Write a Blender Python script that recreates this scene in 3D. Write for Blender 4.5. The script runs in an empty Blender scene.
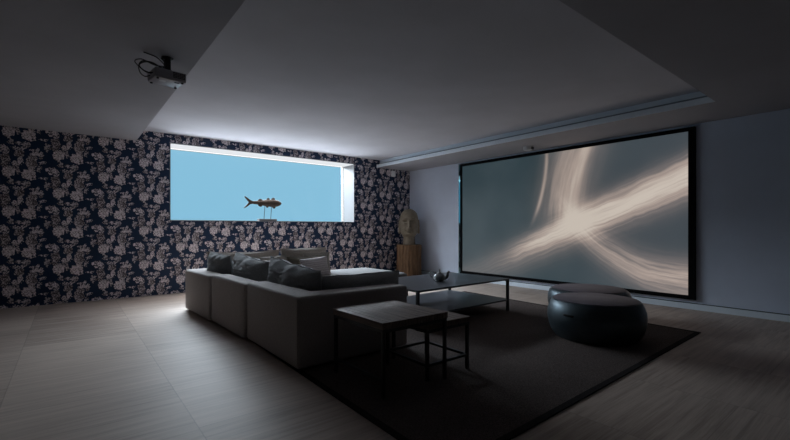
import bpy, bmesh, math, random
from mathutils import Vector, Matrix, noise
sc = bpy.context.scene
COL = sc.collection
PI = math.pi
random.seed(7)

# ------------------------------------------------------------------ camera numbers (metres)
PW1, PW2 = 900, 125
F, PSI, Y0, EYE = 410.2, 0.6717, 227.84, 1.15
R, D = 6.875, 8.04            # planes of the screen wall (x) and the papered wall (y)
HL, HH = 2.604, 2.789         # lower ceiling band, raised centre

# ------------------------------------------------------------------ mesh helpers
def new(): return bmesh.new()

def box(bm, x0, x1, y0, y1, z0, z1, bev=0.0, seg=2):
    m = Matrix.Translation(((x0+x1)/2, (y0+y1)/2, (z0+z1)/2)) @ Matrix.Diagonal((x1-x0, y1-y0, z1-z0, 1))
    r = bmesh.ops.create_cube(bm, size=1, matrix=m)
    if bev:
        es = set()
        for v in r['verts']:
            es.update(v.link_edges)
        bmesh.ops.bevel(bm, geom=list(es), offset=bev, segments=seg, profile=.5, affect='EDGES')
    return bm

def prism(bm, poly, z0, z1, bev=0.0, seg=3):
    lo = [bm.verts.new((x, y, z0)) for x, y in poly]
    hi = [bm.verts.new((x, y, z1)) for x, y in poly]
    n = len(poly)
    fs = [bm.faces.new(lo[::-1]), bm.faces.new(hi)]
    for i in range(n):
        fs.append(bm.faces.new((lo[i], lo[(i+1) % n], hi[(i+1) % n], hi[i])))
    if bev:
        es = set()
        for f in fs: es.update(f.edges)
        bmesh.ops.bevel(bm, geom=list(es), offset=bev, segments=seg, profile=.5, affect='EDGES')
    return bm

def lathe(bm, prof, seg=48, mat=Matrix.Identity(4), wob=None):
    rings = []
    for r, z in prof:
        if r < 1e-5:
            rings.append([bm.verts.new(mat @ Vector((0, 0, z)))])
        else:
            ring = []
            for i in range(seg):
                a = 2*PI*i/seg
                q = r if wob is None else r*wob(a, z)
                ring.append(bm.verts.new(mat @ Vector((q*math.cos(a), q*math.sin(a), z))))
            rings.append(ring)
    for A, B in zip(rings, rings[1:]):
        if len(A) == 1 and len(B) == 1: continue
        for i in range(seg):
            j = (i+1) % seg
            if len(A) == 1: bm.faces.new((A[0], B[j], B[i]))
            elif len(B) == 1: bm.faces.new((A[i], A[j], B[0]))
            else: bm.faces.new((A[i], A[j], B[j], B[i]))
    for ring, flip in ((rings[0], True), (rings[-1], False)):
        if len(ring) > 1: bm.faces.new(ring[::-1] if flip else ring)
    return bm

def smooth_path(pts, sub=6):
    pts = [Vector(p) for p in pts]
    out = []
    for i in range(len(pts)-1):
        p0 = pts[max(i-1, 0)]; p1 = pts[i]; p2 = pts[i+1]; p3 = pts[min(i+2, len(pts)-1)]
        for k in range(sub):
            t = k/sub
            out.append(.5*((2*p1)+(p2-p0)*t+(2*p0-5*p1+4*p2-p3)*t*t+(3*p1-p0-3*p2+p3)*t**3))
    out.append(pts[-1])
    return out

def tube(bm, pts, rad, seg=10, sub=6):
    P = smooth_path(pts, sub) if sub else [Vector(p) for p in pts]
    n = len(P)
    rr = rad if callable(rad) else (lambda t: rad)
    up = Vector((0, 0, 1)); rings = []
    for i, p in enumerate(P):
        d = (P[min(i+1, n-1)]-P[max(i-1, 0)]).normalized()
        a = d.cross(up)
        if a.length < 1e-3: a = d.cross(Vector((0, 1, 0)))
        a.normalize(); b = d.cross(a).normalized()
        up = -b if b.z < 0 and abs(d.z) < .2 else up
        r = rr(i/(n-1))
        rings.append([bm.verts.new(p+r*(math.cos(2*PI*k/seg)*a+math.sin(2*PI*k/seg)*b)) for k in range(seg)])
    for A, B in zip(rings, rings[1:]):
        # choose best alignment to avoid twist
        best = min(range(seg), key=lambda s: sum((A[k].co-B[(k+s) % seg].co).length for k in range(0, seg, 3)))
        for k in range(seg):
            bm.faces.new((A[k], A[(k+1) % seg], B[(k+1+best) % seg], B[(k+best) % seg]))
    bm.faces.new(rings[0][::-1]); bm.faces.new(rings[-1])
    bmesh.ops.recalc_face_normals(bm, faces=bm.faces[:])
    return bm

def rod(bm, a, b, r, seg=12): return tube(bm, [a, b], r, seg, 0)

def soft(bm, c, size, r, puff=(0, 0, 0), n=14, nz=0.0, seed=0, fn=None):
    """rounded upholstered block; puff pushes each pair of faces outward in the middle"""
    b2 = bmesh.new()
    bmesh.ops.create_cube(b2, size=2)
    bmesh.ops.subdivide_edges(b2, edges=b2.edges[:], cuts=n, use_grid_fill=True)
    h = Vector(size)/2
    for v in b2.verts:
        u = v.co.copy()
        p = Vector((u.x*h.x, u.y*h.y, u.z*h.z))
        q = Vector([max(-(h[i]-r), min(h[i]-r, p[i])) for i in range(3)])
        d = p-q
        if d.length > 1e-9: p = q+d.normalized()*min(r, max(abs(d.x), abs(d.y), abs(d.z)))
        for i in range(3):
            o = [k for k in range(3) if k != i]
            w = max(0, (1-u[o[0]]**2))*max(0, (1-u[o[1]]**2))
            p[i] += puff[i]*u[i]*w
        if nz:
            s = noise.noise(Vector((p.x*5+seed*3.1, p.y*5, p.z*5)))+.5*noise.noise(Vector((p.x*13, p.y*13+seed, p.z*13)))
            p += p.normalized()*s*nz
        if fn: p = fn(p, u)
        v.co = p+Vector(c)
    me = bpy.data.meshes.new('tmp'); b2.to_mesh(me); b2.free()
    bm.from_mesh(me); bpy.data.meshes.remove(me)
    return bm

def pillow(w, h, t, seed=0, sag=0.0, crease=1.0, n=34, ear=.07):
    """loose stuffed cushion standing in the local xz plane, thickness along y, bottom at z=0"""
    bm = bmesh.new()
    def pos(u, v, s):
        x = u*w/2*(1-ear*(1-v*v)*abs(u)**1.5)
        z = v*h/2*(1-ear*(1-u*u)*abs(v)**1.5)
        f = max(0, 1-abs(u)**2.6)**.55*max(0, 1-abs(v)**2.6)**.55
        y = s*t/2*f*(1-.12*v)
        nn = noise.noise(Vector((u*2.2+seed*5, v*2.2, s*3+seed)))
        n2 = noise.noise(Vector((u*6+v*3+seed, v*7-u*2, s*7.7+seed*2)))
        y += s*crease*t*.07*nn*f+crease*.012*n2*f
        z -= sag*(1-u*u)*(.5+.5*v)*(1+.6*nn)
        z += .012*crease*noise.noise(Vector((u*3+seed, seed, 0)))*(.5+.5*v)
        return (x, y, z+h/2)
    G = {}
    for s in (-1, 1):
        for i in range(n+1):
            for j in range(n+1):
                if s == 1 and (i in (0, n) or j in (0, n)):
                    G[s, i, j] = G[-1, i, j]
                else:
                    G[s, i, j] = bm.verts.new(pos(2*i/n-1, 2*j/n-1, s))
        for i in range(n):
            for j in range(n):
                q = (G[s, i, j], G[s, i+1, j], G[s, i+1, j+1], G[s, i, j+1])
                bm.faces.new(q if s == -1 else q[::-1])
    return bm

def pillow_piping(w, h, seed=0, sag=0., crease=1., ear=.07, r=.006):
    pts = []
    def e(u, v):
        x = u*w/2*(1-ear*(1-v*v)*abs(u)**1.5); z = v*h/2*(1-ear*(1-u*u)*abs(v)**1.5)
        nn = noise.noise(Vector((u*2.2+seed*5, v*2.2, -3+seed)))
        z -= sag*(1-u*u)*(.5+.5*v)*(1+.6*nn)
        z += .012*crease*noise.noise(Vector((u*3+seed, seed, 0)))*(.5+.5*v)
        return (x, 0, z+h/2)
    N = 16
    for k in range(N): pts.append(e(-1+2*k/N, -1))
    for k in range(N): pts.append(e(1, -1+2*k/N))
    for k in range(N): pts.append(e(1-2*k/N, 1))
    for k in range(N+1): pts.append(e(-1, 1-2*k/N))
    return tube(bmesh.new(), pts, r, 6, 0)

def obj(name, bm, mat, parent=None, smooth=True, ang=40):
    me = bpy.data.meshes.new(name)
    bm.normal_update(); bm.to_mesh(me); bm.free()
    if smooth:
        for p in me.polygons: p.use_smooth = True
        me.set_sharp_from_angle(angle=math.radians(ang))
    me.materials.append(mat)
    o = bpy.data.objects.new(name, me); COL.objects.link(o)
    if parent: o.parent = parent
    return o

def thing(name, label, cat, loc=(0, 0, 0), rz=0, group=None):
    o = bpy.data.objects.new(name, None); COL.objects.link(o)
    o.empty_display_size = .1
    o.location = loc; o.rotation_euler = (0, 0, rz)
    o['label'] = label; o['category'] = cat
    if group: o['group'] = group
    return o

def tag(o, label, cat, group=None):
    o['label'] = label; o['category'] = cat
    if group: o['group'] = group
    return o

def struct(name, bm, mat, parent=None, smooth=False):
    o = obj(name, bm, mat, parent, smooth)
    if not parent: o['kind'] = 'structure'
    return o

def copy_thing(root, label, loc=None, rz=None):
    r = root.copy(); COL.objects.link(r); r['label'] = label
    if loc: r.location = loc
    if rz is not None: r.rotation_euler = (0, 0, rz)
    for ch in list(root.children):
        c = ch.copy(); COL.objects.link(c); c.parent = r
        for g in list(ch.children):
            d = g.copy(); COL.objects.link(d); d.parent = c
    return r

# ------------------------------------------------------------------ materials
class NT:
    def __init__(s, name):
        s.m = bpy.data.materials.new(name); s.m.use_nodes = True
        s.t = s.m.node_tree; s.t.nodes.clear()
        s.out = s.n('ShaderNodeOutputMaterial')
    def n(s, typ, **k):
        x = s.t.nodes.new(typ)
        for a, b in k.items(): setattr(x, a, b)
        return x
    def l(s, a, b): s.t.links.new(a, b)
    def put(s, sock, v):
        if hasattr(v, 'is_output'): s.l(v, sock)
        else: sock.default_value = v
    def math(s, op, a, b=0.0, c=0.0, clamp=False):
        x = s.n('ShaderNodeMath', operation=op, use_clamp=clamp)
        s.put(x.inputs[0], a); s.put(x.inputs[1], b); s.put(x.inputs[2], c)
        return x.outputs[0]
    def vmath(s, op, a, b=(0, 0, 0)):
        x = s.n('ShaderNodeVectorMath', operation=op)
        s.put(x.inputs[0], a); s.put(x.inputs[1], b)
        return x.outputs['Value'] if op in ('LENGTH', 'DISTANCE', 'DOT_PRODUCT') else x.outputs[0]
    def coord(s, which='Object'): return s.n('ShaderNodeTexCoord').outputs[which]
    def sep(s, v):
        x = s.n('ShaderNodeSeparateXYZ'); s.l(v, x.inputs[0]); return x.outputs
    def comb(s, a, b, c=0.0):
        x = s.n('ShaderNodeCombineXYZ')
        for i, v in enumerate((a, b, c)): s.put(x.inputs[i], v)
        return x.outputs[0]
    def mapping(s, v, scale=(1, 1, 1), loc=(0, 0, 0), rot=(0, 0, 0)):
        x = s.n('ShaderNodeMapping'); s.l(v, x.inputs[0])
        x.inputs['Scale'].default_value = scale; x.inputs['Location'].default_value = loc
        x.inputs['Rotation'].default_value = rot
        return x.outputs[0]
    def noise(s, v, scale, detail=3, rough=.5, dist=0.0, col=False):
        x = s.n('ShaderNodeTexNoise'); s.l(v, x.inputs['Vector'])
        x.inputs['Scale'].default_value = scale; x.inputs['Detail'].default_value = detail
        x.inputs['Roughness'].default_value = rough; x.inputs['Distortion'].default_value = dist
        return x.outputs['Color' if col else 'Fac']
    def voro(s, v, scale, feat='F1', out='Distance', rnd=1.0):
        x = s.n('ShaderNodeTexVoronoi', feature=feat); s.l(v, x.inputs['Vector'])
        x.inputs['Scale'].default_value = scale; x.inputs['Randomness'].default_value = rnd
        return x.outputs[out]
    def rng(s, v, a, b, c=0.0, d=1.0, kind='SMOOTHSTEP'):
        x = s.n('ShaderNodeMapRange', interpolation_type=kind)
        s.put(x.inputs['Value'], v)
        for k, q in zip(('From Min', 'From Max', 'To Min', 'To Max'), (a, b, c, d)): s.put(x.inputs[k], q)
        return x.outputs[0]
    def ramp(s, v, stops):
        x = s.n('ShaderNodeValToRGB'); s.put(x.inputs[0], v)
        e = x.color_ramp.elements
        while len(e) < len(stops): e.new(.5)
        for el, (p, c) in zip(e, stops): el.position = p; el.color = (*c, 1)
        return x.outputs[0]
    def mix(s, f, a, b, blend='MIX'):
        x = s.n('ShaderNodeMix', data_type='RGBA', blend_type=blend)
        s.put(x.inputs[0], f)
        s.put(x.inputs[6], a if hasattr(a, 'is_output') else (*a, 1))
        s.put(x.inputs[7], b if hasattr(b, 'is_output') else (*b, 1))
        return x.outputs[2]
    def pbr(s, col, rough=.6, metal=0.0, bump=None, bstr=.2, bdist=.01, spec=None, sheen=0, coat=0, coat_rough=.1):
        b = s.n('ShaderNodeBsdfPrincipled')
        s.put(b.inputs['Base Color'], col if hasattr(col, 'is_output') else (*col, 1))
        s.put(b.inputs['Roughness'], rough); s.put(b.inputs['Metallic'], metal)
        if spec is not None: b.inputs['Specular IOR Level'].default_value = spec
        if sheen: b.inputs['Sheen Weight'].default_value = sheen
        if coat:
            b.inputs['Coat Weight'].default_value = coat; b.inputs['Coat Roughness'].default_value = coat_rough
        if bump is not None:
            k = s.n('ShaderNodeBump'); k.inputs['Strength'].default_value = bstr; k.inputs['Distance'].default_value = bdist
            s.l(bump, k.inputs['Height']); s.l(k.outputs[0], b.inputs['Normal'])
        s.l(b.outputs[0], s.out.inputs[0])
        return s.m

def mul(c, k): return tuple(x*k for x in c)

def plain(name, col, rough=.5, metal=0., var=.12, scale=30, bump=.05, **k):
    s = NT(name); v = s.coord()
    f = s.noise(v, scale, 4)
    c = s.mix(f, mul(col, 1-var), mul(col, 1+var))
    return s.pbr(c, rough, metal, f, bump, .003, **k)

def fabric(name, col, scale=260, var=.22, bstr=.35, sheen=.15):
    s = NT(name); v = s.coord()
    w1 = s.noise(s.mapping(v, (1, 1, .15)), scale, 2); w2 = s.noise(s.mapping(v, (.15, .15, 1)), scale, 2)
    big = s.noise(v, 7, 3)
    f = s.math('ADD', s.math('MULTIPLY', w1, .5), s.math('MULTIPLY', w2, .5))
    c = s.mix(s.rng(f, .3, .7), mul(col, 1-var), mul(col, 1+var))
    c = s.mix(s.math('MULTIPLY', big, .35), c, mul(col, .8))
    return s.pbr(c, .92, 0, f, bstr, .002, spec=.15, sheen=sheen)

def emit(name, col, strength):
    s = NT(name); e = s.n('ShaderNodeEmission')
    e.inputs[0].default_value = (*col, 1); e.inputs[1].default_value = strength
    s.l(e.outputs[0], s.out.inputs[0]); return s.m

def plaster(name, col, rough=.85):
    s = NT(name); v = s.coord()
    f = s.noise(v, 1.3, 5, .6); g = s.noise(v, 60, 3)
    c = s.mix(s.rng(f, .3, .7), mul(col, .95), mul(col, 1.03))
    return s.pbr(c, rough, 0, g, .08, .002, spec=.2)

def floor_mat():
    s = NT('bleached_slab_floor'); v = s.coord(); x, y, z = s.sep(v)
    cx = s.math('DIVIDE', s.math('ADD', x, .345), .93)
    ci = s.math('FLOOR', cx); cf = s.math('FRACT', cx)
    off = s.math('MULTIPLY', s.math('MODULO', s.math('ADD', ci, 20), 2), .9)
    ry = s.math('DIVIDE', s.math('ADD', s.math('SUBTRACT', y, 3.45), off), 1.86)
    ri = s.math('FLOOR', ry); rf = s.math('FRACT', ry)
    wn = s.n('ShaderNodeTexWhiteNoise', noise_dimensions='2D'); s.l(s.comb(ci, ri), wn.inputs['Vector'])
    rnd = wn.outputs['Value']
    shift = s.comb(s.math('MULTIPLY', rnd, 9), s.math('MULTIPLY', rnd, 5), 0.0)
    gv = s.vmath('ADD', v, shift)
    g1 = s.noise(s.mapping(gv, (.55, 11, 1)), 2.2, 6, .62, .4)
    g2 = s.noise(s.mapping(gv, (1.2, 60, 1)), 2.0, 4, .6)
    g3 = s.noise(gv, 1.1, 4)
    t = s.math('ADD', s.math('MULTIPLY', g1, .55), s.math('MULTIPLY', g2, .3))
    t = s.math('ADD', t, s.math('MULTIPLY', s.math('SUBTRACT', rnd, .5), .16))
    t = s.math('ADD', t, s.math('MULTIPLY', s.math('SUBTRACT', g3, .5), .25))
    c = s.ramp(t, [(.25, (.29, .23, .195)), (.43, (.47, .39, .335)), (.66, (.63, .53, .46))])
    ex = s.math('MULTIPLY', s.math('MINIMUM', cf, s.math('SUBTRACT', 1, cf)), .93)
    ey = s.math('MULTIPLY', s.math('MINIMUM', rf, s.math('SUBTRACT', 1, rf)), 1.86)
    e = s.math('MINIMUM', ex, ey)
    seam = s.rng(e, .0015, .005, 1, 0)
    c = s.mix(s.math('MULTIPLY', seam, .32), c, (.12, .1, .09))
    rough = .5
    hgt = s.math('MULTIPLY', seam, -1)
    return s.pbr(c, rough, 0, hgt, .06, .002, spec=.22)

def wallpaper_mat():
    s = NT('navy_floral_wallpaper'); v = s.coord(); x, y, z = s.sep(v)
    PW, PH, DROP = .555, .573, .2865
    OX, OZ = .986, 1.669
    mot = [  # x, y, rx, ry, tone, petal scale
        (0, 0, .070, .064, 1.0, 24), (.22, -.025, .074, .070, 1.0, 24), (.035, .052, .034, .03, .8, 26), (.245, .055, .034, .034, .8, 26),
        (-.035, .165, .054, .105, .50, 34), (.25, .15, .052, .11, .55, 34),
        (-.085, .335, .058, .046, .88, 30), (-.015, .30, .04, .05, .74, 30), (.28, .32, .055, .05, .86, 30), (.345, .285, .045, .035, .78, 30),
        (.12, .275, .062, .052, .58, 30), (.130, .165, .028, .055, .85, 26), (.12, .345, .07, .026, .8, 26),
        (.06, .125, .032, .032, .95, 24), (.135, .425, .06, .028, .78, 28),
        (-.175, .215, .045, .020, .82, 28), (-.13, .10, .024, .055, .62, 28),
        (.335, .06, .02, .06, .66, 26), (.20, .40, .04, .035, .62, 28), (.02, .45, .03, .045, .5, 28),
        (-.20, -.02, .03, .05, .6, 26), (-.17, -.125, .045, .022, .8, 24), (.10, .03, .022, .05, .7, 24)]
    tone = 0.0; warm = 0.0
    for k, (cx, cz, rx, rz, b, ps) in enumerate(mot):
        dx = s.math('SUBTRACT', x if k == 0 else s.math('MULTIPLY_ADD', tone, 1e-6, x), OX+cx)
        u = s.math('WRAP', dx, PW/2, -PW/2)
        n = s.math('ROUND', s.math('DIVIDE', s.math('SUBTRACT', dx, u), PW))
        w = s.math('WRAP', s.math('SUBTRACT', s.math('SUBTRACT', z if k == 0 else s.math('MULTIPLY_ADD', tone, 1e-6, z), OZ+cz), s.math('MULTIPLY', n, DROP)), PH/2, -PH/2)
        p = s.comb(u, w, k*1.37)
        nz = s.noise(p, 19, 2, .5, 0, True)
        off = s.vmath('SUBTRACT', nz, (.5, .5, .5))
        sc_ = s.n('ShaderNodeVectorMath', operation='SCALE'); s.l(off, sc_.inputs[0]); sc_.inputs['Scale'].default_value = .085
        q = s.vmath('ADD', s.comb(u, w, 0.0), sc_.outputs[0])
        dd = s.vmath('LENGTH', s.vmath('MULTIPLY', q, (.9/rx, .9/rz, 0)))
        m = s.rng(s.math('MULTIPLY_ADD', s.sep(nz)[2], .9, dd), 1.36, 1.5, 1, 0)
        pet = s.noise(p, ps*1.15, 1, .5, 1.8)
        if b > .9: inner = s.rng(pet, .40, .50, .40, 1.08)
        elif b > .6: inner = s.rng(pet, .43, .52, .12, 1.1)
        else: inner = s.rng(pet, .50, .59, .46, 1.55)
        tone = s.math('MAXIMUM', tone, s.math('MULTIPLY', s.math('MULTIPLY', m, inner), b))
    # small sprigs and veins between the flowers
    bs = s.noise(v, 48, 2)
    tone = s.math('MULTIPLY', tone, s.rng(bs, .3, .6, .72, 1.05))
    c = s.ramp(tone, [(0, (.005, .022, .062)), (.10, (.008, .020, .052)), (.24, (.075, .062, .068)), (.5, (.36, .32, .335)), (1, (.78, .71, .745))])
    return s.pbr(c, .55, 0, tone, .1, .002, spec=.3)

def rug_mat(name, a, b):
    s = NT(name); v = s.coord()
    f = s.voro(v, 150, 'F1'); g = s.noise(v, 90, 3); h = s.noise(v, 2.2, 3)
    t = s.math('ADD', s.math('MULTIPLY', f, .6), s.math('MULTIPLY', g, .5))
    c = s.mix(s.rng(t, .25, .8), a, b)
    c = s.mix(s.math('MULTIPLY', h, .4), c, a)
    return s.pbr(c, .95, 0, t, .6, .004, spec=.1)

def wood_mat(name, dark, light, along='Y', sc_=1., rough=.5):
    s = NT(name); v = s.coord()
    m = {'X': (.6, 9, 9), 'Y': (9, .6, 9), 'Z': (9, 9, .6)}[along]
    g = s.noise(s.mapping(v, tuple(q*sc_ for q in m)), 3.2, 6, .65, .6)
    g2 = s.noise(s.mapping(v, tuple(q*sc_ for q in m)), 14, 3)
    t = s.math('ADD', s.math('MULTIPLY', g, .7), s.math('MULTIPLY', g2, .3))
    c = s.ramp(t, [(.3, dark), (.52, tuple((a+b)/2 for a, b in zip(dark, light))), (.72, light)])
    return s.pbr(c, rough, 0, t, .25, .003, spec=.35)

def screen_mat():
    """projected picture: soft luminous ribbons on blue grey"""
    s = NT('projected_light_ribbons'); v = s.coord(); x, y, z = s.sep(v)
    u = s.math('DIVIDE', s.math('SUBTRACT', 6.212, y), 4.256)
    t = s.math('DIVIDE', s.math('SUBTRACT', z, .2), 2.31)
    def gauss(d, w):
        q = s.math('DIVIDE', d, w); return s.math('EXPONENT', s.math('MULTIPLY', s.math('MULTIPLY', q, q), -1))
    def add(a, b): return s.math('ADD', a, b)
    def mu(a, b): return s.math('MULTIPLY', a, b)
    warp = s.math('MULTIPLY', s.math('SUBTRACT', s.noise(v, 2.2, 3), .5), .05)
    # diagonal ribbon
    d1 = s.math('SUBTRACT', s.math('SUBTRACT', t, s.math('MULTIPLY_ADD', u, .76, -.02)), warp)
    core = s.rng(u, .22, .62, .05, 1)
    w1 = s.rng(u, .1, .75, .06, .10)
    st = s.noise(s.comb(mu(u, 2.0), mu(d1, 34), 0.0), 1.6, 6, .6)
    streak = s.rng(st, .3, .72, .6, 1.1)
    b1 = mu(mu(gauss(d1, w1), core), streak)
    b1w = mu(gauss(s.math('SUBTRACT', d1, -.05), .13), s.rng(u, .05, .45, .2, .6))
    b1w = mu(b1w, streak)
    # plume rising from the middle
    up = s.rng(t, .36, .6, 0, 1)
    gx = s.math('MULTIPLY_ADD', s.math('POWER', s.math('MAXIMUM', s.math('SUBTRACT', t, .4), 0), 2), .16, .553)
    d2 = s.math('SUBTRACT', u, gx)
    st2 = s.noise(s.comb(mu(d2, 26), mu(t, 1.4), 3.0), 1.5, 5, .6)
    b2 = mu(mu(gauss(d2, .1), up), s.rng(st2, .3, .7, .6, 1.0))
    dR = s.math('SUBTRACT', d2, .048)
    b2 = add(b2, mu(mu(gauss(dR, .026), up), .5))
    gl = s.math('MULTIPLY_ADD', s.math('POWER', s.math('MAXIMUM', s.math('SUBTRACT', 1.0, t), 0), 2), -.23, .485)
    b3 = mu(mu(gauss(s.math('SUBTRACT', u, gl), .009), s.rng(t, .38, .6, 0, 1)), .5)
    # ribbon falling away to the lower right
    lo = s.math('MULTIPLY_ADD', s.math('POWER', s.math('MAXIMUM', s.math('SUBTRACT', 1.02, u), 0), 2.2), 2.5, .085)
    d4 = s.math('SUBTRACT', s.math('SUBTRACT', t, lo), warp)
    st4 = s.noise(s.comb(mu(u, 3.0), mu(d4, 30), 6.0), 1.5, 5, .6)
    low = s.rng(u, .5, .64, 0, 1)
    b4 = mu(mu(mu(gauss(d4, .115), low), s.rng(st4, .3, .7, .5, 1.0)), s.rng(u, .55, .9, .5, .95))
    tot = add(add(b1, mu(b2, .78)), add(add(b1w, b3), b4))
    tot = s.math('SMOOTH_MIN', tot, 1.12, .5)
    bg = s.mix(s.rng(s.noise(v, .8, 3), .3, .7), (.022, .045, .056), (.045, .07, .082))
    bg = s.mix(s.rng(u, .4, 1.0), bg, (.062, .078, .092))
    hot = s.ramp(s.math('MULTIPLY', tot, .72), [(0, (0, 0, 0)), (.25, (.13, .095, .08)), (.55, (.42, .31, .25)), (1, (.84, .74, .62))])
    c = s.mix(1.0, bg, hot, 'ADD')
    e = s.n('ShaderNodeEmission'); s.l(c, e.inputs[0]); e.inputs[1].default_value = .78
    g = s.n('ShaderNodeBsdfDiffuse'); g.inputs[0].default_value = (.1, .1, .1, 1)
    a = s.n('ShaderNodeAddShader'); s.l(e.outputs[0], a.inputs[0]); s.l(g.outputs[0], a.inputs[1])
    s.l(a.outputs[0], s.out.inputs[0]); return s.m

def glass_mat():
    s = NT('window_glass')
    tr = s.n('ShaderNodeBsdfTransparent'); gl = s.n('ShaderNodeBsdfGlossy'); gl.inputs['Roughness'].default_value = .02
    fr = s.n('ShaderNodeFresnel'); fr.inputs[0].default_value = 1.3
    mx = s.n('ShaderNodeMixShader'); s.l(s.math('MULTIPLY', fr.outputs[0], .5), mx.inputs[0])
    s.l(tr.outputs[0], mx.inputs[1]); s.l(gl.outputs[0], mx.inputs[2]); s.l(mx.outputs[0], s.out.inputs[0])
    return s.m

M = {}
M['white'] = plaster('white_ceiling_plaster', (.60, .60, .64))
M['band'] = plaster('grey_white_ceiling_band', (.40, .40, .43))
M['wallB'] = plaster('pale_grey_wall_paint', (.66, .73, .86))
M['wallL'] = plaster('grey_wall_paint', (.12, .12, .12))
M['floor'] = floor_mat()
M['paper'] = wallpaper_mat()
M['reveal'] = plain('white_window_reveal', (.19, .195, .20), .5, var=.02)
M['gloss_white'] = plain('white_gloss_trim', (.80, .88, .95), .35, var=.03)
M['gap'] = plain('dark_shadow_gap', (.06, .08, .09), .8)
M['cove_shade'] = plain('grey_cove_shade', (.26, .31, .35), .8)
M['rug'] = rug_mat('brown_woven_rug', (.04, .031, .028), (.17, .138, .128))
M['rug_edge'] = rug_mat('dark_rug_binding', (.010, .008, .008), (.03, .026, .025))
M['sofa'] = fabric('charcoal_sofa_linen', (.42, .385, .37))
M['cush_grey'] = fabric('slate_cushion_linen', (.25, .26, .265), 220)
M['cush_taupe'] = fabric('taupe_cushion_linen', (.40, .355, .315), 220)
M['cush_olive'] = fabric('olive_brown_linen', (.15, .13, .10), 220)
M['cush_sand'] = fabric('sand_grey_linen', (.32, .295, .26), 220)
M['ottoman'] = fabric('grey_sofa_linen', (.20, .20, .20))
M['foot'] = plain('black_plastic_foot', (.015, .015, .015), .6)
M['steel'] = plain('black_powder_steel', (.018, .018, .02), .45, .0, spec=.5)
M['tabletop'] = plain('blackened_steel_top', (.055, .06, .07), .34, .0, scale=6, var=.3, bump=.04, spec=.5)
M['walnut'] = wood_mat('weathered_walnut', (.095, .066, .054), (.29, .22, .185), 'Y')
M['trunk'] = wood_mat('carved_teak_trunk', (.045, .022, .010), (.27, .155, .08), 'Z', 1.2, .65)
M['stone'] = plain('weathered_brown_stone', (.21, .175, .13), .85, var=.35, scale=14, bump=.4)
M['drift'] = plain('brown_driftwood', (.045, .028, .018), .8, var=.5, scale=22, bump=.5)
M['iron'] = plain('iron_rod', (.05, .05, .05), .5)
M['dgrey'] = plain('grey_plinth', (.13, .125, .125), .7)
M['drum'] = plain('black_lacquered_shell', (.08, .105, .12), .42, .75, var=.5, scale=5, bump=.08)
M['drumtop'] = plain('dark_plum_leather', (.13, .115, .145), .6, var=.3, scale=8, bump=.1)
M['slot'] = plain('slot_black', (.006, .006, .006), .9)
M['velvet'] = plain('black_velvet_border', (.006, .006, .007), .95, spec=.1)
M['lip'] = plain('dark_anodised_edge', (.16, .32, .36), .06, 1.0, bump=0, var=.02)
M['screen'] = screen_mat()
M['pot'] = plain('pewter_teapot', (.36, .37, .38), .35, .25, scale=12)
M['potdark'] = plain('dark_pewter', (.16, .165, .17), .35, .3)
M['proj'] = plain('graphite_projector_shell', (.34, .34, .37), .4, var=.06)
M['projb'] = plain('grey_projector_underside', (.42, .42, .46), .35, var=.06)
M['vent'] = plain('black_vent', (.01, .01, .011), .7)
M['lens'] = plain('lens_glass', (.02, .025, .03), .05, bump=0, spec=.9)
M['cable'] = plain('black_cable', (.012, .012, .013), .5)
M['sensor'] = plain('white_plastic', (.6, .62, .64), .4)
M['sensord'] = plain('smoked_sensor_lens', (.05, .05, .055), .3)
M['glass'] = glass_mat()
M['water'] = emit('lit_pool_water', (.245, .53, .72), 1.0)
M['led'] = emit('led_strip_light', (1.0, .97, .95), 1.3)

# knitted white cushion
def knit():
    s = NT('white_ribbed_knit'); v = s.coord('Object'); x, y, z = s.sep(v)
    w = s.noise(v, 16, 3)
    row = s.math('SINE', s.math('ADD', s.math('MULTIPLY', z, 190), s.math('MULTIPLY', w, 7)))
    n2 = s.noise(s.mapping(v, (1, 1, 3)), 40, 3)
    t = s.math('ADD', s.math('MULTIPLY', s.math('ADD', row, 1), .17), s.math('MULTIPLY', n2, .5))
    c = s.ramp(t, [(.1, (.42, .37, .37)), (.5, (.62, .57, .57)), (.9, (.76, .71, .71))])
    return s.pbr(c, .95, 0, t, .8, .01, spec=.1)
M['knit'] = knit()

# ------------------------------------------------------------------ the room
XL, YF = -4.2, -3.2           # unseen walls behind and left of the camera
struct('floor', box(new(), XL-.2, R+.2, YF-.2, D+.2, -.2, 0), M['floor'])
# papered wall with the window hole
WX0, WX1, WZ0, WZ1, WY = 1.388, 5.177, 1.286, 2.627, 8.57
bm = new()
HT = .012
box(bm, XL, WX0-HT, D, D+.14, 0, 2.95); box(bm, WX1+HT, R, D, D+.14, 0, 2.95)
box(bm, WX0-HT, WX1+HT, D, D+.14, 0, WZ0-HT); box(bm, WX0-HT, WX1+HT, D, D+.14, WZ1+HT, 2.95)
struct('wall_back', bm, M['paper'])
struct('wall_right', box(new(), R, R+.2, YF, D+.14, 0, 2.95), M['wallB'])
struct('wall_left', box(new(), XL-.2, XL, YF, D+.14, 0, 2.95), M['wallL'])
struct('wall_front', box(new(), XL, R, YF-.2, YF, 0, 2.95), M['wallL'])
# ceiling: lower band around a raised centre that runs to the papered wall
XS, XR, YN = .8817, 5.82, 1.40
bm = new()
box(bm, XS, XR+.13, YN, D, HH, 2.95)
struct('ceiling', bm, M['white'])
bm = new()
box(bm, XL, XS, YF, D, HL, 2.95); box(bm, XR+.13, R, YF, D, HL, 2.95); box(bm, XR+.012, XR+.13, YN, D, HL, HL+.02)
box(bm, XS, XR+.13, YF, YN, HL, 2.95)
struct('ceiling_lower', bm, M['band'])
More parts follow.
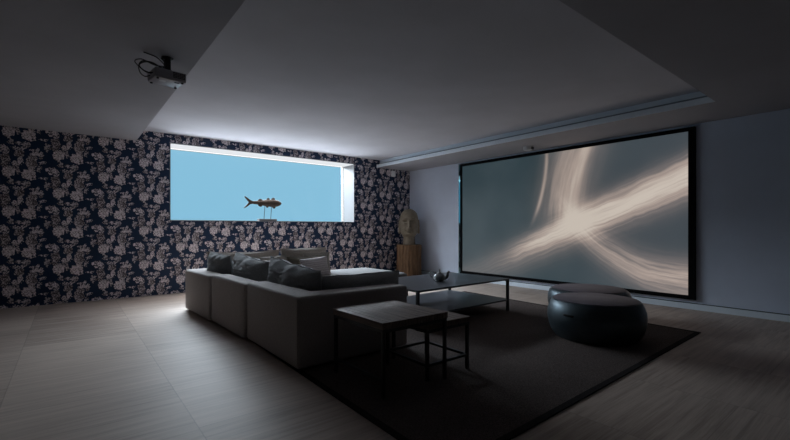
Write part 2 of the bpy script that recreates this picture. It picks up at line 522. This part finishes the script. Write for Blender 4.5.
# stepped cove moulding along the soffit on the screen side
bm = new()
box(bm, XR, XR+.0115, YN, D, HL-.001, HL+.072, .002, 1); box(bm, XR+.0115, XR+.1, YN, D, HL+.067, HL+.072)
tr = struct('trim_1', bm, M['gloss_white'])
bm = new(); box(bm, XR+.1005, XR+.1295, YN, D, HL+.0215, HH-.001)
t2 = struct('trim_2', bm, M['gloss_white'])
obj('shadow_line', box(new(), XR+.099, XR+.1004, YN, D, HL+.088, HL+.116), M['cove_shade'], t2, False)  # grey strip painted in for the shade behind the ledge
# baseboard flush with the wall, dark shadow line above
bm = new(); box(bm, R-.013, R-.0005, YF, D-.001, 0, .082, .002, 1)
bb = struct('baseboard_right', bm, M['gloss_white'])
obj('shadow_line', box(new(), R-.006, R-.0005, YF, D-.001, .083, .094), M['gap'], bb, False)

# window with deep white reveal, glass, LED line round the glass, the pool behind it
bm = new()
t = .0115
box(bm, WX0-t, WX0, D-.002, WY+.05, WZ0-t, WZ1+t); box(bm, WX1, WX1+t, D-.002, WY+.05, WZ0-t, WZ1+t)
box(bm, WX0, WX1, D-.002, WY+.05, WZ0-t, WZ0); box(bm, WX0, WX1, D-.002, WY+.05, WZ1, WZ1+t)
# the reveal stands in the hole: trim its outer shell where it meets the papered wall
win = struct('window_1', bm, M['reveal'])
bm = new()
b = .022
box(bm, WX0, WX0+b, WY-.03, WY-.005, WZ0, WZ1); box(bm, WX1-b, WX1, WY-.03, WY-.005, WZ0, WZ1)
box(bm, WX0+b, WX1-b, WY-.03, WY-.005, WZ1-b, WZ1); box(bm, WX0+b, WX1-b, WY-.03, WY-.005, WZ0, WZ0+b*.6)
obj('window_frame', bm, plain('grey_seal', (.25, .29, .3), .5), win, False)
obj('glass_pane', box(new(), WX0, WX1, WY, WY+.02, WZ0, WZ1), M['glass'], win, False)
L = .016
LED = [(WX0+.02, WX1-.02, WY-.05, WY-.05+L, WZ1-L, WZ1-.001), (WX1-L, WX1-.001, WY-.05, WY-.05+L, WZ0+.02, WZ1-.02), (WX0+.001, WX0+L, WY-.05, WY-.05+L, WZ0+.02, WZ1-.02)]
obj('glow_panel', box(new(), WX0+.004, WX1-.004, D+.03, WY-.07, WZ1-.010, WZ1-.0005), emit('white_reveal_glow', (.93, .96, 1.0), .85), win, False)  # glowing sheet added for the brightly lit underside of the top reveal
for q in LED: obj('led_strip', box(new(), *q), M['led'], win, False)
po = obj('pool_water', box(new(), -.8, 8.2, 10.25, 10.35, -.2, 4.2), M['water'], None, False)
po['kind'] = 'stuff'; po['label'] = 'pale blue lit pool water behind the wide window'; po['category'] = 'water'

# ------------------------------------------------------------------ rug
rg = thing('rug', 'large dark brown woven rug with dark bound edge on the pale floor', 'rug', (1.385, 1.34, 0))
RC = [(0, 0), (4.025, .09), (4.20, 3.66), (.085, 3.66)]
def inset(P, d):
    c = Vector((sum(p[0] for p in P)/4, sum(p[1] for p in P)/4))
    return [(p[0]+(d if p[0] < c.x else -d), p[1]+(d if p[1] < c.y else -d)) for p in P]
obj('pile', prism(new(), inset(RC, .0455), 0, .008), M['rug'], rg, False)
bm = new(); IN = inset(RC, .045)
for i in range(4):
    j = (i+1) % 4
    prism(bm, [RC[i], RC[j], IN[j], IN[i]], 0, .009)
bo = obj('border', bm, M['rug_edge'], rg, False)
RZ = .009

# ------------------------------------------------------------------ sectional sofa
SH, SEAT, TB = .575, .40, .21
def feet(root, w, d):
    for x in (.09, w-.09):
        for y in (.09, d-.09):
            bm = new(); box(bm, x-.03, x+.03, y-.03, y+.03, 0, .032, .004, 1)
            obj('foot', bm, M['foot'], root)

def upholstered(bm, x0, x1, y0, y1, z0, z1, r=.03, seed=0, flare=.0):
    def fn(p, u):
        if flare and u.z < -.55:
            k = (-.55-u.z)/.45*flare
            p.x += k*(1 if u.x > .9 else -1 if u.x < -.9 else 0); p.y += k*(1 if u.y > .9 else -1 if u.y < -.9 else 0)
        return p
    return soft(bm, ((x0+x1)/2, (y0+y1)/2, (z0+z1)/2), (x1-x0, y1-y0, z1-z0), r, (.006, .006, .006), 16, .004, seed, fn)

# near corner unit: back along the left and along the near side, one continuous cover
W, DP = 1.14, 1.175
s1 = thing('sofa_unit', 'charcoal corner unit of the sofa nearest the wooden side tables', 'sofa', (1.405, 3.00, RZ), 0, 'sections of the charcoal sectional sofa')
poly = [(0, 0), (W, 0), (W, TB), (TB, TB), (TB, DP), (0, DP)]
bm = prism(new(), poly, .018, SH+.016, .028, 4)
obj('backrest', bm, M['sofa'], s1)
bm = new(); box(bm, TB+.004, W-.004, TB+.004, DP-.004, .035, .24, .012, 2); obj('base', bm, M['sofa'], s1)
bm = upholstered(new(), TB+.006, W-.002, TB+.006, DP-.006, .243, SEAT, .045, 3); obj('seat_cushion', bm, M['sofa'], s1)
bm = new(); tube(bm, [(.0, .004, .045), (-.004, -.004, .3), (.004, .004, SH-.02)], .004, 6, 4); obj('corner_seam', bm, M['sofa'], s1)
feet(s1, W, DP)

def back_unit(loc, rz, w, d, label, seed):
    """unit with its back on the left (x=0)"""
    r = thing('sofa_unit', label, 'sofa', loc, rz, 'sections of the charcoal sectional sofa')
    obj('backrest', upholstered(new(), 0, TB, 0, w, .018, SH, .03, seed, .006), M['sofa'], r)
    bm = new(); box(bm, TB+.004, d, .004, w-.004, .035, .24, .012, 2); obj('base', bm, M['sofa'], r)
    obj('seat_cushion', upholstered(new(), TB+.006, d+.004, .004, w-.004, .243, SEAT, .045, seed+1), M['sofa'], r)
    feet(r, d, w)
    return r
back_unit((1.378, 4.19, RZ), math.radians(1.8), 1.085, 1.10, 'charcoal middle unit of the sofa between its two corner units', 5)

# far corner unit: back along the left and along the papered wall
s3 = thing('sofa_unit', 'charcoal corner unit of the sofa farthest back, below the window', 'sofa', (1.325, 5.292, 0), math.radians(2.6), 'sections of the charcoal sectional sofa')
W3, D3 = 1.06, 1.06
poly = [(0, 0), (TB, 0), (TB, D3-TB), (W3, D3-TB), (W3, D3), (0, D3)]
obj('backrest', prism(new(), poly, .018, SH-.008, .028, 4), M['sofa'], s3)
bm = new(); box(bm, TB+.004, W3-.004, .004, D3-TB-.004, .035, .24, .012, 2); obj('base', bm, M['sofa'], s3)
obj('seat_cushion', upholstered(new(), TB+.006, W3-.004, .006, D3-TB-.006, .243, SEAT, .045, 8), M['sofa'], s3)
feet(s3, W3, D3)

# far straight unit: back to the papered wall
s4 = thing('sofa_unit', 'sofa unit below the window holding the knitted white cushion', 'sofa', (2.405, 5.305, 0), math.radians(1), 'sections of the charcoal sectional sofa')
W4, D4 = .98, 1.0
obj('backrest', upholstered(new(), 0, W4, D4-TB, D4, .03, SH-.01, .03, 11), M['sofa'], s4)
bm = new(); box(bm, .004, W4-.004, 0, D4-TB-.004, .035, .24, .012, 2); obj('base', bm, M['sofa'], s4)
obj('seat_cushion', upholstered(new(), .004, W4-.004, -.004, D4-TB-.006, .243, SEAT, .045, 12), M['sofa'], s4)
feet(s4, W4, D4)
# backless end unit
s5 = thing('sofa_unit', 'backless end unit of the sofa beside the carved pedestal', 'sofa', (3.41, 5.06, 0), 0, 'sections of the charcoal sectional sofa')
W5, D5 = .90, 1.23
obj('base', upholstered(new(), 0, W5, 0, D5, .03, .26, .03, 14), M['ottoman'], s5)
obj('seat_cushion', upholstered(new(), 0, W5, 0, D5, .262, .425, .06, 15), M['ottoman'], s5)
feet(s5, W5, D5)

# ------------------------------------------------------------------ cushions
def cushion(label, w, h, t, mat, loc, rz, lean, seed, sag=0., crease=1., group=None, roll=0., pipe=True, ear=.07):
    """stands on its lower edge at loc, its face looking to local -y, leaning back by lean degrees"""
    o = obj('cushion', pillow(w, h, t, seed, sag, crease, ear=ear), mat)
    tag(o, label, 'cushion', group)
    o.location = loc
    o.rotation_mode = 'XYZ'
    o.matrix_world = Matrix.Translation(loc) @ Matrix.Rotation(math.radians(rz), 4, 'Z') @ Matrix.Rotation(math.radians(-lean), 4, 'X') @ Matrix.Rotation(math.radians(roll), 4, 'Y')
    if pipe: obj('piping', pillow_piping(w, h, seed, sag, crease, ear), mat, o)
    return o
G = 'loose cushions on the sectional sofa'
zs = SEAT+.004
# three leaning on the left backs: local -y looks to world +x -> rz=90
cushion('slate grey cushion on the left back nearest the near corner', 1.14, .395, .30, M['cush_grey'], (1.81, 3.90, zs), 90, 6, 1, .008, 1.8, G, -3.5, True, .035)
cushion('slate grey cushion in the middle of the three along the left back', 1.06, .395, .29, M['cush_grey'], (1.78, 5.04, zs), 91, 6, 2, .008, 1.8, G, -3.5, True, .035)
cushion('slate grey cushion on the left back at the far corner', 0.66, .405, .25, M['cush_grey'], (1.635, 5.86, zs), 97, 6, 3, .008, 1.7, G, -4, True, .04)
# on the near back, looking away from the camera
cushion('wide slate grey cushion on the near arm beside the coffee table', .97, .295, .30, M['cush_grey'], (2.255, 3.40, zs), 180, 5, 4, .0, .8, G, 0, True, .035)
# two long taupe back cushions under the window
cushion('long taupe back cushion in the far corner under the window', 1.06, .41, .20, M['cush_taupe'], (2.03, 6.07, zs), 0, 5, 5, .012, .6, G)
cushion('taupe back cushion behind the knitted white cushion on the right', .80, .42, .22, M['cush_taupe'], (2.97, 6.05, zs), 0, 5, 6, -.012, .6, G)
cushion('sand grey cushion half hidden behind the left knitted cushion', .52, .34, .14, M['cush_sand'], (2.33, 5.83, zs), 2, 14, 7, 0, .5, G)
cushion('olive brown cushion partly behind the right knitted cushion', .50, .31, .14, M['cush_olive'], (2.84, 5.82, zs), 0, 14, 8, 0, .5, G)
cushion('sand grey cushion at the right end of the far seat row', .44, .36, .12, M['cush_sand'], (3.10, 5.86, zs), -4, 9, 9, 0, .5, G)
cushion('white ribbed knit cushion in the far corner, half hidden by slate cushions', .50, .30, .15, M['knit'], (2.24, 5.66, zs), 3, 18, 10, 0, .5, G, pipe=False)
cushion('white ribbed knit cushion on the right of the far row', .46, .30, .15, M['knit'], (2.99, 5.68, zs), -4, 18, 11, 0, .5, G, -5, pipe=False)

# ------------------------------------------------------------------ wooden side tables
def slat_top(w, d, z1, th, n):
    bm = new(); s = w/n
    for i in range(n):
        box(bm, i*s+.0006, (i+1)*s-.0006, 0, d, z1-th, z1-(.0006 if i % 2 else 0), .0018, 1)
    return bm
def nest_table(label, loc, w, d, h, th, n, sides):
    r = thing('side_table', label, 'table', loc, 0, 'nested side tables beside the sofa')
    obj('table_top', slat_top(w, d, h, th, n), M['walnut'], r)
    a = .024; zf = h-th-.001
    for x in (.006, w-.006-a):
        for y in (.006, d-.006-a):
            obj('leg', box(new(), x, x+a, y, y+a, 0, zf-a, .002, 1), M['steel'], r)
    bm = new()
    box(bm, .006, w-.006, .006, .006+a, zf-a+.0005, zf); box(bm, .006, w-.006, d-.006-a, d-.006, zf-a+.0005, zf)
    box(bm, .006, .006+a, .006+a, d-.006-a, zf-a+.0005, zf); box(bm, w-.006-a, w-.006, .006+a, d-.006-a, zf-a+.0005, zf)
    obj('top_frame', bm, M['steel'], r)
    for q in sides:
        g = .006+a
        e = {'l': (.006, g, g, d-g), 'r': (w-g, w-.006, g, d-g), 'f': (g, w-g, .006, g), 'b': (g, w-g, d-g, d-.006)}[q]
        obj('stretcher', box(new(), *e, .105, .125, .002, 1), M['steel'], r)
    return r
nest_table('taller wooden side table with slatted edge and black legs beside sofa', (1.625, 2.175, RZ), .615, .655, .508, .046, 22, 'l')
nest_table('lower wooden side table tucked under the taller one', (2.07, 2.222, RZ), .475, .52, .425, .042, 17, 'rfbl')

# ------------------------------------------------------------------ coffee table and teapot
ct = thing('coffee_table', 'low black metal coffee table with lower shelf on the rug', 'table', (3.015, 3.39, RZ), math.radians(1.8))
CW, CD, CH = 1.74, 1.10, .444
obj('table_top', box(new(), 0, CW, 0, CD, CH-.022, CH, .002, 1), M['tabletop'], ct)
lg = .034
for x in (.001, CW-lg-.001):
    for y in (.001, CD-lg-.001):
        obj('leg', box(new(), x, x+lg, y, y+lg, 0, CH-.0225, .002, 1), M['steel'], ct)
obj('shelf', prism(new(), [(lg+.001, .003), (CW-lg-.001, .003), (CW-lg-.001, lg+.003), (CW-.003, lg+.003), (CW-.003, CD-lg-.003), (CW-lg-.003, CD-lg-.003), (CW-lg-.003, CD-.003),
    (lg+.003, CD-.003), (lg+.003, CD-lg-.003), (.003, CD-lg-.003), (.003, lg+.003), (lg+.001, lg+.003)], .142, .160), M['tabletop'], ct, False)

tp = thing('teapot', 'small squat grey metal teapot with loop handle on the coffee table', 'teapot', (3.80, 3.84, RZ+CH+.001), -PSI)
body = [(0, 0), (.045, 0), (.058, .010), (.074, .034), (.078, .052), (.070, .075), (.052, .092), (.036, .098), (.034, .101), (0, .101)]
obj('body', lathe(new(), body, 40), M['pot'], tp)
obj('lid', lathe(new(), [(0, .1015), (.036, .1015), (.034, .108), (.018, .116), (.008, .119), (.006, .128), (.011, .138), (.010, .148), (.004, .155), (0, .156)], 28), M['pot'], tp)
obj('spout', tube(new(), [(.058, 0, .040), (.085, 0, .050), (.102, 0, .078), (.106, 0, .105), (.128, 0, .128)], lambda t: .027-.014*t, 14), M['potdark'], tp)
obj('handle', tube(new(), [(-.060, 0, .040), (-.095, 0, .046), (-.125, 0, .075), (-.122, 0, .115), (-.095, 0, .135), (-.066, 0, .118), (-.045, 0, .088)], .006, 10), M['pot'], tp)
# ------------------------------------------------------------------ drum stools
def drum(label, loc, rt, h, rz):
    r = thing('drum_stool', label, 'stool', loc, rz, 'black drum stools on the rug')
    k = rt/.41
    prof = [(0, 0), (.385*k, 0), (.400*k, .010), (.435*k, .06), (.458*k, .12), (.470*k, .18), (.474*k, .22), (.469*k, .28), (.452*k, .335), (.430*k, h-.012), (.420*k, h-.003), (.409*k, h-.003), (0, h-.003)]
    obj('shell', lathe(new(), prof, 96, wob=lambda a, z: 1+.004*noise.noise(Vector((math.cos(a)*2, math.sin(a)*2, z*6)))), M['drum'], r)
    obj('top', lathe(new(), [(0, h-.0025), (.408*k, h-.0025), (.412*k, h+.002), (.405*k, h+.006), (0, h+.007)], 96), M['drumtop'], r)
    # hand slot on the camera side
    bm = new(); pts = []
    for i in range(9):
        a = -PI*.5+math.radians(-57+(i-4)*1.8); q = .467*k
        pts.append((q*math.cos(a), q*math.sin(a), .268))
    tube(bm, pts, lambda t: .012*math.sqrt(max(.05, 1-(2*t-1)**6)), 10, 3)
    obj('hand_slot', bm, M['slot'], r)
    return r
drum('black drum stool nearer the front, with hand slot', (4.345, 2.072, RZ), .41, .391, -PSI)
drum('black drum stool behind the other, closer to the screen wall', (5.216, 2.575, RZ), .425, .365, -PSI)

# ------------------------------------------------------------------ projection screen
SY0, SY1, SZ0, SZ1 = 1.872, 6.302, .142, 2.567
ps = thing('projection_screen', 'huge black framed projection screen showing glowing light ribbons', 'screen', (0, 0, 0))
sx = R-.001
obj('screen_surface', box(new(), sx-.03, sx-.012, 1.953, 6.215, .197, 2.512), M['screen'], ps, False)
def border(o0, o1, z0, z1, w, wz, x0, x1, bev):
    bm = new()
    box(bm, x0, x1, o0, o0+w, z0, z1, bev, 1); box(bm, x0, x1, o1-w, o1, z0, z1, bev, 1)
    box(bm, x0, x1, o0+w, o1-w, z0, z0+wz, bev, 1); box(bm, x0, x1, o0+w, o1-w, z1-wz, z1, bev, 1)
    return bm
obj('frame', border(SY0+.03, SY1-.048, SZ0+.012, SZ1-.012, .052, .044, sx-.045, sx, .0), M['velvet'], ps, False)
bm = border(SY0, SY1, SZ0, SZ1, .0295, .0115, sx-.046, sx, .0)
obj('frame_lip', bm, M['velvet'], ps, False)
obj('gloss_edge', box(new(), sx-.0475, sx-.0465, SY1-.047, SY1-.002, SZ0+.01, SZ1-.01), M['lip'], ps, False)
obj('frame_side', box(new(), sx-.046, sx, SY1-.0478, SY1-.0297, SZ0+.012, SZ1-.012), M['velvet'], ps, False)

# ------------------------------------------------------------------ little sensors
o = obj('ceiling_sensor', lathe(new(), [(0, 0), (.03, 0), (.05, .008), (.054, .02), (.054, .05), (0, .05)], 28), M['sensor'])
o.scale = (1.5, 1.5, 1.5); o.location = (6.42, 4.26, HL-.0755)
tag(o, 'small round white detector on the ceiling soffit above the screen', 'sensor')
o2 = obj('sensor_lens', box(new(), -.01, .036, -.062, -.03, .008, .042, .006, 2), M['sensord'], o)
ms = thing('wall_sensor', 'small white sensor high on the papered wall near the corner', 'sensor', (6.30, D, 2.44), 0)
obj('housing', soft(new(), (0, -.05, .05), (.115, .07, .15), .025, (.0, .01, 0), 8), plain('white_sensor_shell', (.85, .86, .88), .4), ms)
obj('bracket', rod(new(), (0, -.001, .06), (0, -.03, .055), .012), M['sensor'], ms)

# ------------------------------------------------------------------ carved pedestal and stone head
pd = thing('pedestal', 'carved brown wooden trunk pedestal in the room corner', 'pedestal', (6.41, 7.52, 0), math.radians(-38))
def groove(a, z):
    g = math.sin(a*22+1.2*math.sin(z*5))
    return 1+.028*g+.03*noise.noise(Vector((math.cos(a)*3, math.sin(a)*3, z*2.5)))-.05*math.exp(-((((a+PI/2-.25+PI) % (2*PI))-PI)/.07)**2)-.04*math.exp(-((((a+PI/2+.45+PI) % (2*PI))-PI)/.06)**2)
prof = [(.30, 0)]+[(.30-.012*math.sin(PI*k/18), .735*k/18) for k in range(1, 18)]+[(.298, .735)]
obj('trunk', lathe(new(), prof, 160, wob=groove), M['trunk'], pd, True, 60)
obj('cap', lathe(new(), [(0, .7355), (.285, .7355), (.29, .742), (.285, .748), (0, .748)], 64, wob=lambda a, z: 1+.012*math.sin(a*5)), M['trunk'], pd)

hd = thing('stone_head', 'weathered brown stone head with long earlobes on the carved pedestal', 'sculpture', (6.41, 7.52, .749), math.radians(-39))
def lerp(xs, ys, x):
    for i in range(len(xs)-1):
        if x <= xs[i+1]:
            t = (x-xs[i])/(xs[i+1]-xs[i]); t = t*t*(3-2*t)*.5+t*.5
            return ys[i]+(ys[i+1]-ys[i])*t
    return ys[-1]
zz = [0, .03, .12, .19, .225, .27, .33, .42, .52, .60, .68, .75, .80, .835, .855, .862]
ww = [.150, .148, .138, .138, .168, .196, .206, .212, .218, .218, .210, .185, .148, .100, .045, 0]
ff = [.140, .138, .128, .140, .200, .222, .228, .228, .225, .232, .222, .190, .148, .100, .045, 0]
bk = [.140, .138, .130, .135, .150, .170, .190, .215, .228, .230, .220, .190, .150, .100, .045, 0]
bm = new(); NR, NA = 110, 120; rows = []
for i in range(NR+1):
    z = .862*(1-(1-i/NR)**1.0) if i < NR else .862
    w_, f_, b_ = lerp(zz, ww, z), lerp(zz, ff, z), lerp(zz, bk, z)
    if i == NR: rows.append([bm.verts.new((0, 0, .862))]); continue
    ring = []
    for k in range(NA):
        a = 2*PI*k/NA
        x = w_*math.sin(a); c = math.cos(a)
        y = -f_*c if c > 0 else -b_*c
        if c > .05:
            ax = abs(x); g = lambda cx, cz, rx, rz: math.exp(-((ax-cx)/rx)**2-((z-cz)/rz)**2)
            nose = math.exp(-(x/.026)**2)*(max(0, min(1, (.60-z)/.19)))*(1 if z > .405 else math.exp(-((z-.405)/.016)**2))
            dlt = .062*nose+.028*g(.030, .412, .018, .018)
            dlt -= .030*g(.085, .555, .050, .034)
            dlt += .026*g(.088, .540, .042, .017)
            dlt -= .012*g(.088, .522, .045, .006)
            dlt += .016*math.exp(-((z-(.605-.9*(ax-.085)**2*4))/.016)**2)*math.exp(-((ax-.085)/.065)**2)
            dlt += .024*g(0, .362, .045, .012)+.026*g(0, .332, .040, .014)-.016*g(0, .348, .06, .005)
            dlt -= .014*g(.0, .305, .05, .014)+.012*g(.068, .345, .016, .02)
            dlt += .018*g(0, .262, .05, .024)+.012*g(.115, .43, .05, .06)
            y -= 1.8*dlt*min(1, c*1.6)
        s_ = .004*noise.noise(Vector((x*22, y*22, z*22)))
        ring.append(bm.verts.new((x*(1+s_*4), y*(1+s_*4), z)))
    rows.append(ring)
for A, B in zip(rows, rows[1:]):
    for k in range(NA):
        j = (k+1) % NA
        bm.faces.new((A[k], A[j], B[0]) if len(B) == 1 else (A[k], A[j], B[j], B[k]))
bm.faces.new(rows[0][::-1])
obj('head', bm, M['stone'], hd, True, 70)
for s_ in (-1, 1):
    bm = new(); soft(bm, (0, 0, 0), (.055, .13, .34), .027, (.01, .0, .0), 10, .006, s_, lambda p, u: Vector((p.x*(1-.2*(u.z < 0)), p.y*(.62+.38*max(0, u.z)) + (.012 if u.z < 0 else 0), p.z)))
    e = obj('ear', bm, M['stone'], hd); e.location = (s_*.216, .0, .43); e.rotation_euler = (0, s_*math.radians(-4), s_*math.radians(-18))

# ------------------------------------------------------------------ fish sculpture on the window sill
fs = thing('fish_sculpture', 'brown wooden fish on two thin rods standing on the window sill', 'sculpture', (3.176, 8.20, WZ0+.0005), 0)
zc = .375
bm = new()
X = [-.30, -.24, -.17, -.10, -.02, .07, .15, .22, .27, .30, .312]
H = [.030, .034, .042, .055, .068, .077, .078, .066, .046, .022, 0]
Bt = [.012, .016, .024, .034, .042, .048, .047, .040, .028, .014, 0]
rings = []; NS = 24
for i in range(41):
    x = X[0]+(X[-1]-X[0])*i/40
    h_, b_ = lerp(X, H, x), lerp(X, Bt, x)
    if i == 40: rings.append([bm.verts.new((x, 0, zc-.005))]); continue
    ring = []
    for k in range(NS):
        a = 2*PI*k/NS; q = 1+.05*noise.noise(Vector((x*14, math.cos(a)*2, math.sin(a)*2)))
        ring.append(bm.verts.new((x, b_*math.cos(a)*q, zc-.004+h_*math.sin(a)*q)))
    rings.append(ring)
for A, B in zip(rings, rings[1:]):
    for k in range(NS):
        j = (k+1) % NS
        bm.faces.new((A[k], B[0], A[j]) if len(B) == 1 else (A[k], B[k], B[j], A[j]))
bm.faces.new(rings[0]); bmesh.ops.recalc_face_normals(bm, faces=bm.faces[:])
obj('body', bm, M['drift'], fs)
def slab(poly, t=.018):
    bm = new(); A = [bm.verts.new((x, -t/2, z)) for x, z in poly]; B = [bm.verts.new((x, t/2, z)) for x, z in poly]
    n = len(poly); bm.faces.new(A); bm.faces.new(B[::-1])
    for i in range(n): bm.faces.new((A[i], B[i], B[(i+1) % n], A[(i+1) % n]))
    bmesh.ops.recalc_face_normals(bm, faces=bm.faces[:])
    bmesh.ops.bevel(bm, geom=bm.edges[:], offset=.004, segments=2, profile=.5, affect='EDGES'); return bm
obj('tail', slab([(-.285, .345), (-.285, .395), (-.34, .418), (-.40, .462), (-.452, .493), (-.46, .475), (-.42, .425), (-.375, .373), (-.42, .315), (-.472, .262), (-.462, .250), (-.40, .288), (-.34, .335)], .02), M['drift'], fs)
def fin(cx, w, base, h): return slab([(cx-w/2, base), (cx+w/2, base), (cx+w*.34, base+h*.85), (cx+w*.1, base+h), (cx-w*.22, base+h*.85)] , .016)
for cx, w, h in ((-.145, .12, .05), (.02, .085, .05), (.125, .10, .052)):
    obj('dorsal_fin', fin(cx, w, zc+lerp(X, H, cx)-.02, h), M['drift'], fs)
for cx, w, h in ((-.145, .11, -.05), (.0, .07, -.045), (.14, .085, -.05)):
    obj('belly_fin', fin(cx, w, zc-.008-lerp(X, H, cx)+.02, h), M['drift'], fs)
obj('rod', rod(new(), (-.065, 0, .0455), (-.045, 0, .325), .006), M['iron'], fs)
obj('rod', rod(new(), (.075, 0, .0455), (.095, 0, .320), .006), M['iron'], fs)
obj('plinth', box(new(), -.185, .185, -.06, .06, 0, .046, .004, 1), M['dgrey'], fs)

# ------------------------------------------------------------------ ceiling projector
pj = thing('projector', 'dark grey video projector with cables hung under the lower ceiling', 'projector', (.66, 3.96, HL), math.radians(8))
pj.scale = (.76, .76, .76)
bz = -.28   # underside below the ceiling
obj('case', box(new(), -.165, .155, -.14, .14, bz+.012, bz+.105, .014, 3), M['proj'], pj)
obj('underside', box(new(), -.160, .150, -.135, .135, bz, bz+.0115, .005, 2), M['projb'], pj)
bm = new()
for i in range(6):
    for j in range(4):
        box(bm, .015+i*.021, .031+i*.021, -.1415, -.1395, bz+.03+j*.016, bz+.041+j*.016)
obj('side_vent', bm, M['vent'], pj, False)
lm = Matrix.Translation((.151, -.03, bz+.06)) @ Matrix.Rotation(PI/2, 4, 'Y')
obj('lens_barrel', lathe(new(), [(.040, 0), (.042, .012), (.036, .026), (.030, .026), (.030, .018), (0, .018)], 32, lm), M['vent'], pj)
obj('lens', lathe(new(), [(.029, .0185), (.022, .025), (.010, .029), (0, .030)], 32, lm), M['lens'], pj)
obj('label_plate', box(new(), -.09, -.03, -.06, 0, bz-.0012, bz-.0002), M['sensor'], pj, False)
obj('label_plate', box(new(), .05, .10, -.085, -.055, bz-.0012, bz-.0002), M['vent'], pj, False)
bm = new(); lathe(bm, [(0, -.02), (.03, -.02), (.034, -.014), (.06, -.006), (.062, -.001), (0, -.001)], 32); obj('ceiling_plate', bm, M['vent'], pj)
bm = new(); box(bm, -.028, .028, -.028, .028, bz+.122, -.0205, .004, 2); obj('mount_post', bm, M['vent'], pj)
bm = new(); box(bm, -.10, .10, -.012, .012, bz+.106, bz+.121, .002, 1); box(bm, -.012, .012, -.10, .10, bz+.1065, bz+.1205, .002, 1); obj('mount_bracket', bm, M['vent'], pj)
for x, y in ((-.13, -.11), (.12, -.11), (.12, .11), (-.13, .11)):
    m = Matrix.Translation((x, y, bz-.012)); obj('foot', lathe(new(), [(0, 0), (.012, 0), (.014, .004), (.012, .0118), (0, .0118)], 16, m), M['vent'], pj)
zc2 = bz+.055
obj('cable', tube(new(), [(-.166, -.06, zc2), (-.23, -.06, zc2-.01), (-.29, -.05, zc2+.04), (-.26, -.05, zc2+.10), (-.16, -.05, zc2+.11), (-.06, -.03, bz+.14), (-.035, -.02, -.07), (-.06, 0, -.02)], .007, 8), M['cable'], pj)
obj('cable', tube(new(), [(-.166, -.02, zc2), (-.25, -.02, zc2+.02), (-.33, -.04, zc2+.08), (-.27, -.06, zc2+.115), (-.15, -.05, zc2+.09), (-.05, -.04, bz+.16), (-.04, -.03, -.10), (-.11, -.02, -.035), (-.19, 0, -.012), (-.235, .01, -.004)], .006, 8), M['cable'], pj)
obj('cable', tube(new(), [(-.166, .03, zc2-.01), (-.22, .02, zc2-.035), (-.27, 0, zc2-.01), (-.285, -.02, zc2+.06), (-.22, -.04, zc2+.105), (-.12, -.05, zc2+.1)], .006, 8), M['cable'], pj)

# ------------------------------------------------------------------ light, world, camera
def area(name, loc, rot, sx_, sy_, power, col, spread=130):
    l = bpy.data.lights.new(name, 'AREA'); l.shape = 'RECTANGLE'; l.size = sx_; l.size_y = sy_
    l.energy = power; l.color = col; l.spread = math.radians(spread)
    o = bpy.data.objects.new(name, l); COL.objects.link(o); o.location = loc; o.rotation_euler = rot
    return o
# unseen fill lamps added behind the glass: pool daylight above, uplight below sill
area('pool_daylight_fill', (3.3, 9.40, 3.20), (math.radians(-35), 0, 0), 4.6, 1.3, PW1, (.79, .895, 1))
area('below_sill_fill', (3.3, 9.40, .85), (math.radians(180+35), 0, 0), 6.0, 1.2, PW2, (.86, .91, 1))
area('recess_fill', (3.28, 8.28, WZ1-.014), (0, 0, 0), 3.72, .44, 40, (.96, .96, 1), 100)  # fill lamp added under the recess top to brighten floor near the wall

w = bpy.data.worlds.new('World'); sc.world = w; w.use_nodes = True
w.node_tree.nodes['Background'].inputs[0].default_value = (.5, .55, .65, 1)
w.node_tree.nodes['Background'].inputs[1].default_value = .02

cam = bpy.data.cameras.new('camera'); co = bpy.data.objects.new('camera', cam); COL.objects.link(co)
co.location = (0, 0, EYE); co.rotation_euler = (PI/2, 0, -PSI)
cam.sensor_fit = 'HORIZONTAL'; cam.sensor_width = 36; cam.lens = F*36/790
cam.shift_y = (Y0-220)/790; cam.clip_start = .05
sc.camera = co
vs = sc.view_settings
vs.view_transform = 'Standard'; vs.look = 'None'; vs.gamma = 1; vs.use_curve_mapping = False; vs.exposure = 0.0
sc.cycles.use_denoising = True
sc.cycles.max_bounces = 10; sc.cycles.diffuse_bounces = 6
sc.cycles.sample_clamp_indirect = 4
